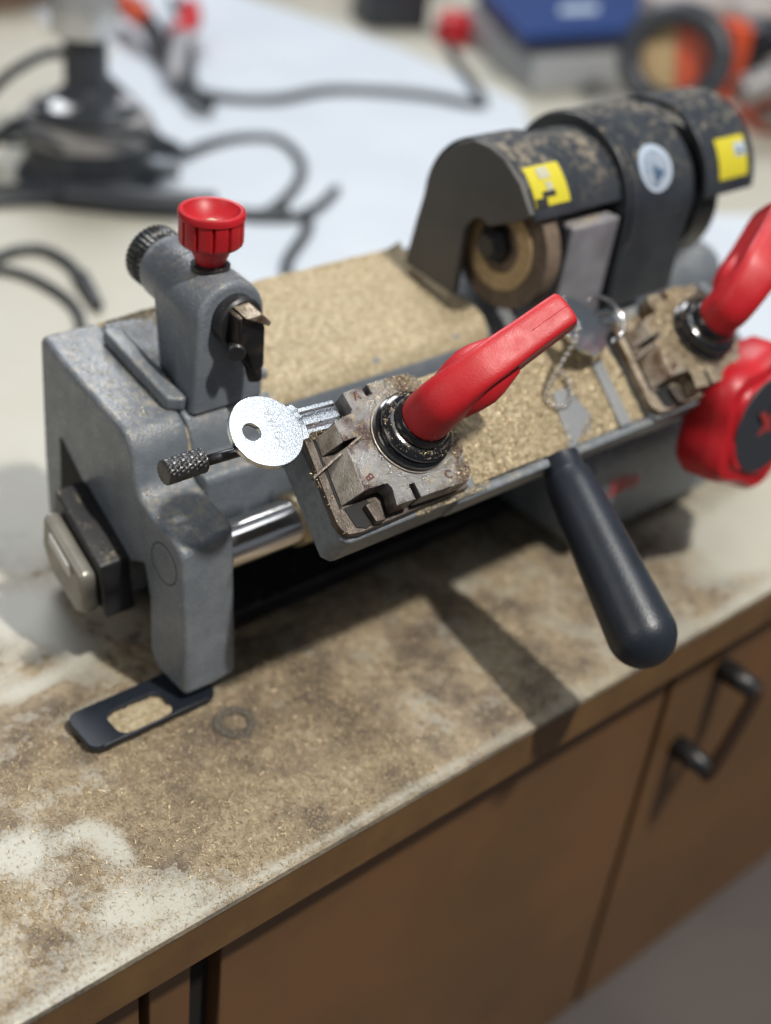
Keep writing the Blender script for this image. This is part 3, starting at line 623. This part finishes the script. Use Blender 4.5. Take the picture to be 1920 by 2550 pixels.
P = []; Q = []
for _ in range(3800):
    x = random.uniform(1, 58); y = random.uniform(40, 101)
    if random.random() < (.25+.9*max(0, noise.noise(Vector((x*.08, y*.08, 40))))): P.append((x, y, float(ztop(y))+.05)); Q.append((0, -.15, .99))
for _ in range(1300):
    x = random.uniform(1, 150 if random.random() < .4 else 24); t = random.random(); y = 8+t*26; z = np.interp(y, [3.6, 6.9, 13.1, 23.1, 33.3], [66.5, 73.6, 76.6, 78, 81.6])
    if x > 25 and (y < 28): continue
    if x > 25: z = 84.6
    P.append((x, y, float(z)+.1)); Q.append((0, -.2, .98))
flakes('brass_shavings', P, Q, .2, .9, .14, 'pale glinting shavings sprinkled over the grey end casting below the round red knob')
# tray dust
v = []; nu, nv = 220, 64
def htray(a, b):
    h = 1.2+1.4*math.exp(-((a-50)/28)**2)-1.6*math.exp(-((a-68)/9)**2-((b-20)/7)**2)
    h -= 2.6*math.exp(-((a-90)/8)**2-((b-8)/12)**2)
    return -16.2+max(-.7, h+.8*noise.noise(Vector((a*.25, b*.25, 4)))+.45*noise.noise(Vector((a*.9, b*.9, 4))))
for j in range(nv):
    for i in range(nu): a, b = 19+i*106/nu, -24.5+j*46/nv; v.append(F(a, b, htray(a, b)))
f = [(j*nu+i, j*nu+i+1, (j+1)*nu+i+1, (j+1)*nu+i) for j in range(nv-1) for i in range(nu-1)]
tag(link('brass_dust', v, f, M['dustpile'], smooth=True), 'golden brass dust heaped in the tilted tray between the two vises', 'dust', kind='stuff')
P = []
for _ in range(16000):
    a, b = random.uniform(19, 122), random.uniform(-24, 21); P.append(F(a, b, max(-16.2, htray(a, b))))
flakes('brass_shavings', P, np.tile(tuple(N), (len(P), 1)), .5, 1.6, .22, 'brass shavings heaped in the tray between the two vises')
def inpoly(x, y, P_):
    c = False; j = len(P_)-1
    for i in range(len(P_)):
        if (P_[i][1] > y) != (P_[j][1] > y) and x < (P_[j][0]-P_[i][0])*(y-P_[i][1])/(P_[j][1]-P_[i][1])+P_[i][0]: c = not c
        j = i
    return c
P = []; tries = 0
while len(P) < 2600 and tries < 60000:
    tries += 1
    a, b = random.uniform(-27, 19), random.uniform(-23, 22)
    if not inpoly(a, b, jawpoly) or math.hypot(a+1, b+1) < 14.6: continue
    pr = .02+.9*max(0, (a+b*.1-2)/16)+.75*math.exp(-((b+21)/5)**2-((a-6)/12)**2)+.12*(b < -4)
    if random.random() < pr: P.append(F(a, b, .02))
for _ in range(420):
    t = random.uniform(0, 2*PI); r = random.choice([random.uniform(11, 13.4)]*3+[random.uniform(9.5, 11)]); P.append(F(-1+r*math.cos(t), -1+r*math.sin(t), 7.4 if r > 12 else 8.3))
for _ in range(70): P.append(F(random.uniform(-39, -35), random.uniform(-5, 22), -8.5))
for _ in range(900): P.append(F(random.uniform(-6, 30), random.uniform(21.5, 24.2), -12))
for _ in range(160): P.append(F(random.gauss(-31.5, 1.6), random.gauss(-14.6, 1.4), random.uniform(-8, -4)))
flakes('brass_shavings', P, np.tile(tuple(N), (len(P), 1)), .3, 1.5, .13, 'fine gold shavings sticking to the near vise jaw and its black collar', lift=.45)
P = []
for _ in range(3500):
    a, b = random.gauss(-8, 13), random.gauss(-8, 11)
    if inpoly(a, b, jawpoly): P.append(F(a, b, random.uniform(.02, .8), S2))
flakes('brass_shavings', P, np.tile(tuple(N), (len(P), 1)), .6, 1.8, .28, 'clumped brass shavings on top of the far vise jaw')

# ------------------------------------------------------------ keys
def make_key(name, org, Xd, Yd, Zd, label, blade, letters):
    """bow centred on org, blade along +X, face along +Z"""
    k_ = empty(name, org, label, 'key'); Xd, Yd, Zd = map(Vector, (Xd, Yd, Zd)); o = Vector(org)
    G = lambda a, b, c: tuple(o+Xd*a+Yd*b+Zd*c)
    n_ = 96; R0 = 13.2; hx, hr = -5.3, 3.15
    outer = [(R0*math.cos(2*PI*i/n_), R0*math.sin(2*PI*i/n_)) for i in range(n_)]
    inner = [(hx+hr*math.cos(2*PI*i/n_), -.9+hr*math.sin(2*PI*i/n_)) for i in range(n_)]
    b_ = plate_hole(outer, inner, o-Zd*2.3, Xd, Yd, Zd, 2.3, 'bow', M['nickel'], k_, .28)
    # blade: grooved section pushed along X
    sec = [(-5.0, -2.15), (-5.0, -.35), (-3.6, -.35), (-2.9, -1.15), (-1.7, -.35), (1.4, -.35), (2.2, -1.3), (3.3, -.4), (4.6, -.4), (4.6, -2.15)]
    prism('blade', [G(12.6, a, c) for a, c in sec], Xd*blade, M['nickel'], k_, .12)
    prism('shoulder', [G(11.4, 6.4, -.35), G(14.2, 6.2, -.35), G(15.2, 4.7, -.35), G(15.2, -5.1, -.35), G(13.8, -7.2, -.35), G(11.2, -6.6, -.35)], Zd*-1.7, M['nickel'], k_, .25)
    if letters: text_obj('engraved_lettering', letters, 4.3, G(3.6, 0.2, .02), tuple(-Yd), tuple(-Xd), M['engrave'], b_, depth=.07, bold=-.03)
    return k_
tu = .055
X1 = (U*math.cos(tu)-Vv*-math.sin(tu)).normalized(); Y1 = (-N.cross(X1)).normalized()
if Y1.dot(Vv) < 0: Y1 = -Y1
make_key('key', F(-48.6, -20.2, -4.3), X1, Y1, N, 'shiny nickel key with round bow clamped in the near vise, ready to be copied', 17, 'OOVAA')
t2 = R_(14); X2 = (U*math.cos(t2)-N*math.sin(t2)*.9).normalized(); N2 = X2.cross(Vv).normalized(); N2 = N2 if N2.dot(N) > 0 else -N2
make_key('key', F(106, -20.5, -3), X2, Vv, N2, 'dusty round key with a bead chain, clamped in the far vise', 14, None)
# ball chain and ring
path = cr([F(99.5, -32, 1), F(96, -24, 3), F(95.4, -16, 2), F(88, -10, -4), F(80, -4, -9), F(77, 0, -12), F(80, 5, -13.5), F(88, 4, -13.2), F(93, -3, -13), F(91, -9, -12)], 40)
v, f = [], []; acc = 0; last = None
def bead(c, r):
    global v, f
    gv, gf = lathe_geo([(0, -r), (r*.7, -r*.7), (r, 0), (r*.7, r*.7), (0, r)], c, (0, 0, 1), 10); o_ = len(v); v += gv; f += [tuple(i+o_ for i in t) for t in gf]
for p in path:
    if last is None or np.linalg.norm(p-last) > 2.5: bead(p, 1.15); last = p
tag(link('ball_chain', v, f, M['chrome'], smooth=True), 'silver ball chain dangling from the far key onto the tray', 'chain')
path2 = [F(112+9.5*math.cos(t), -18+9.5*math.sin(t), 3-1.2*math.sin(t)) for t in np.linspace(-1.9, 1.7, 14)]
tag(tube('split_ring', path2, .8, M['chrome']), 'bright wire ring hooked through the far key bow', 'key ring')

# ------------------------------------------------------------ things on the bench behind
tag(prism('paper_sheet', [(232, 250, .3), (262, 430, .3), (330, 640, .3), (560, 960, .3), (660, 930, .3), (697, 690, .3), (690, 500, .3), (520, 300, .3), (700, 200, .3), (690, 120, .3), (480, 60, .3), (346, 60, .3)], (0, 0, .25), M['paper']), 'large white paper sheet spread on the bench behind the machine', 'paper')
tag(prism('paper_sheet', [(395, 800, .3), (470, 760, .3), (500, 900, .3), (425, 930, .3)], (0, 0, .3), M['paper']), 'small white paper at the back left corner behind the round black stand', 'paper')
tag(box('wooden_board', 330, 470, 930, 950, 0, 90, M['brown']), 'brown board at the far left corner of the bench', 'board')
# round black stand
bs = empty('round_stand', (246, 503, 0), 'round black stand with a grey band and silver-topped post', 'stand')
lathe('base', [(0, 0), (49, 0), (51, 4), (49, 8), (44, 12), (43, 34), (0, 34)], (246, 503, 0), (0, 0, 1), M['dgrey'], bs)
lathe('band', [(43.3, 30), (46, 32), (46, 44), (42, 49), (35, 50)], (246, 503, 0), (0, 0, 1), M['gband'], bs)
lathe('hub', [(0, 50), (37, 50), (36, 54), (24, 58), (15, 66), (14.5, 101), (0, 101)], (246, 503, 0), (0, 0, 1), M['dgrey'], bs)
for a in (2.5, 3.6, 5.6):
    lathe('window', [(0, 0), (10, 0), (10, 1.2), (0, 1.2)], (246+25*math.cos(a), 503+25*math.sin(a), 57), (.25*math.cos(a), .25*math.sin(a), 1), M['grey' if a > 5 else 'alu'], bs, seg=24)
lathe('cap', [(0, 0), (22, 0), (23, 3), (23, 34), (20, 40), (0, 40)], (246, 503, 101), (0, 0, 1), M['alu'], bs)
tag(tube('flat_connector', [(202, 462, 10), (240, 428, 10), (285, 400, 9)], 9, M['dgrey']), 'black plug body lying in front of the round stand', 'plug')
# cables
def cab(name, pts, r, label): tag(tube(name, pts, r, M['cable'], n=12), label, 'cable')
cab('cable', [(222, 592, 3), (238, 574, 3), (238, 536, 30), (240, 484, 36), (272, 470, 30), (315, 497, 8), (357, 516, 4), (393, 520, 3), (416, 505, 3), (407, 466, 3), (384, 433, 3), (349, 404, 3), (318, 386, 3)], 3.8, 'black cable making a wide loop over the white paper behind the red knob')
cab('cable', [(150, 515, 3), (177, 503, 3), (205, 482, 4), (240, 440, 5), (279, 414, 4), (299, 387, 3), (326, 371, 3.4), (346, 373, 3.4), (369, 385, 3), (391, 400, 3)], 3.8, 'black cable running under the wide loop to a loose end on the paper')
cab('cable', [(343, 371, 6), (328, 352, 3), (317, 342, 3), (277, 308, 3), (262, 270, 3), (270, 200, 3)], 3.8, 'short black cable branching toward the machine top')
cab('cable', [(100, 388, 3), (126, 402, 3), (143, 405, 3), (155, 397, 3), (158, 373, 3), (153, 350, 3)], 3.5, 'upper black cable at the left edge ending in a moulded connector')
tag(tube('cable_connector', [(154, 352, 4), (148, 330, 4.5), (143, 312, 4)], lambda t: 5.2-2*t, M['dgrey']), 'tapered black connector on the cable left of the tracer post', 'connector')
cab('cable', [(105, 388, 3), (118, 385, 3), (128, 370, 3), (133, 342, 3), (131, 316, 3), (120, 290, 3)], 2.9, 'thinner lower black cable at the left edge')
cab('cable', [(538, 911, 3), (480, 796, 10), (434, 689, 10), (421, 631, 5), (440, 604, 3), (477, 588, 3), (530, 591, 3), (570, 575, 3), (610, 545, 3), (634, 508, 3)], 5.1, 'black cable snaking across the far white paper')
cab('cable', [(634, 508, 3), (650, 512, 3), (685, 566, 3), (727, 633, 3), (770, 690, 3)], 4.9, 'black cable along the right edge of the white paper')
cab('cable', [(205, 560, 20), (190, 520, 34), (196, 492, 44), (216, 474, 34), (250, 462, 22), (290, 455, 12)], 3.7, 'black cable hugging the front of the round stand')
cab('cable', [(140, 560, 6), (176, 545, 10), (200, 520, 40), (215, 470, 54), (250, 445, 50), (290, 455, 30), (300, 500, 12), (290, 560, 5), (330, 600, 3)], 3.9, 'black cable draped across the body of the round stand')
cab('cable', [(150, 590, 5), (190, 575, 30), (220, 556, 64), (262, 560, 70), (300, 540, 40), (310, 500, 10)], 3.9, 'black cable looping behind the post of the round stand')
cab('cable', [(150, 485, 4), (190, 470, 5), (225, 445, 8), (262, 420, 8), (292, 400, 4), (310, 385, 4), (330, 377, 9)], 4.1, 'black cable passing in front of the round stand, under the plug body')
st = empty('test_lead', (450, 680, 0), 'black looped test lead with red clip sleeves beside the round stand', 'test lead')
tube('lead', [(533, 842, 20), (497, 766, 22), (440, 669, 20), (395, 596, 14), (405, 585, 8), (420, 640, 5)], 5, M['cable'], st)
tube('lead', [(478, 838, 25), (464, 807, 25), (450, 745, 28), (430, 680, 20), (415, 625, 8)], 6, M['cable'], st)
tube('clip_sleeve', [(472, 840, 25), (455, 790, 30), (450, 760, 30)], 11, M['orange'], st)
tube('clip_sleeve', [(520, 790, 26), (488, 740, 30), (458, 715, 26)], 10, M['red'], st)
tube('clip_sleeve', [(462, 712, 24), (425, 665, 18), (408, 640, 12)], 9, M['grey'], st)
# blue case and friends
bc = empty('blue_case', (960, 740, 0), 'blue plastic case with a pale label, lying on a milky tub', 'case')
def obox(name, c, ang, sx, sy, z0, z1, m, parent=None, bevel=3):
    ca_, sa = math.cos(ang), math.sin(ang)
    pts = [(c[0]+a*sx*ca_-b*sy*sa, c[1]+a*sx*sa+b*sy*ca_, z0) for a, b in ((-.5, -.5), (.5, -.5), (.5, .5), (-.5, .5))]
    return prism(name, pts, (0, 0, z1-z0), m, parent, bevel)
an = R_(-28)
lidp = [(702, 524), (838, 500), (1010, 640), (800, 690)]
prism('lid', [(a, b, 44) for a, b in lidp], (0, 0, 12), M['blue'], bc, 4)
prism('label', [(790, 560, 56.2), (835, 552, 56.2), (862, 574, 56.2), (815, 583, 56.2)], (0, 0, .6), M['badge'], bc, .2)
prism('shell', [(715, 527, 34), (838, 505, 34), (1000, 638, 34), (800, 684, 34)], (0, 0, 9.8), M['dgrey'], bc, 1)
tb = prism('plastic_tub', [(716, 516, .5), (834, 500, .5), (960, 610, .5), (860, 700, .5), (790, 690, .5), (745, 594, .5)], (0, 0, 33), M['tubclear'], None, 3); tag(tb, 'milky plastic tub under the blue case', 'tub')
tag(lathe('red_cap', [(0, 0), (17, 0), (19, 6), (17, 26), (10, 30), (0, 30)], (770, 682, 0), (0, 0, 1), M['redknob']), 'red round cap standing beside the blue case', 'cap')
tag(obox('black_tool', (750, 760), R_(-20), 70, 50, 0, 50, M['dgrey']), 'black tool body behind the red round cap', 'tool')
tag(obox('grey_block', (860, 900), R_(-20), 120, 60, 0, 50, M['grey']), 'grey block at the top of the bench behind the black tool', 'block')
tag(obox('paper_box', (1060, 620), R_(-28), 90, 70, 0, 42, M['pinkp']), 'pale card box to the right of the blue case', 'box')
tag(obox('paper_box', (1120, 555), R_(-28), 70, 70, 0, 44, M['pinkp']), 'second pale card box, next to the brown board on the right', 'box')
tag(obox('wooden_board', (1130, 480), R_(-28), 60, 100, 0, 90, M['wood']), 'brown wooden board at the far right corner', 'board')
om = empty('orange_grinder', (860, 390, 0), 'orange-red bench grinder with a large black ring guard behind the motor', 'grinder')
nr = Vector((-.82, -.42, .30)).normalized(); rc = Vector((763, 397, 62))
xr, yr, ar = frame_of(nr)
ring = [tuple(rc+xr*(40*math.cos(t))+yr*(37*math.sin(t))) for t in np.linspace(0, 2*PI, 49)]
tube('ring_guard', ring, 11, M['dgrey'], om, smoothp=False, seg=20)
lathe('backing_disc', [(0, -14), (34, -14), (34, -20), (0, -20)], rc, nr, M['tan'], om)
prism('orange_shroud', [tuple(rc-ar*13.5+xr*(33*math.cos(t))+yr*(33*math.sin(t))) for t in np.linspace(-PI/2+.25, PI/2+.25, 20)], -ar*-1.5, M['orange'], om)
obox('orange_panel', (806, 372), R_(-35), 22, 34, 30, 96, M['orange'], om)
lathe('spindle', [(0, 0), (13, 0), (13, 30), (18, 32), (18, 60), (0, 60)], (795, 345, 44), (.8, -.3, .3), M['gband'], om)
lathe('spindle_cap', [(0, 0), (22, 0), (22, 26), (0, 26)], (835, 362, 68), (.75, .5, .3), M['dgrey'], om)
obox('housing', (880, 352), R_(-30), 70, 60, 0, 44, M['orange'], om, 8)
lathe('housing_disc', [(0, 0), (16, 0), (16, 3), (0, 3)], (846, 338, 24), (-.85, -.5, .2), M['cream'], om)
# clear bumper beside the casting foot
tag(lathe('clear_washer', [(4.6, .2), (8.2, .2), (8.5, .8), (8.0, 1.7), (6.6, 2.0), (5.0, 1.6), (4.6, .2)], (12, -14, .4), (0, 0, 1), M['clear'], seg=48), 'clear plastic washer lying by the foot of the machine casting', 'washer')

# drop helper tags that stayed empty
for o in bpy.data.objects:
    if o.parent is not None:
        for k_ in ('label', 'category'):
            if k_ in o.keys() and not o[k_]: del o[k_]
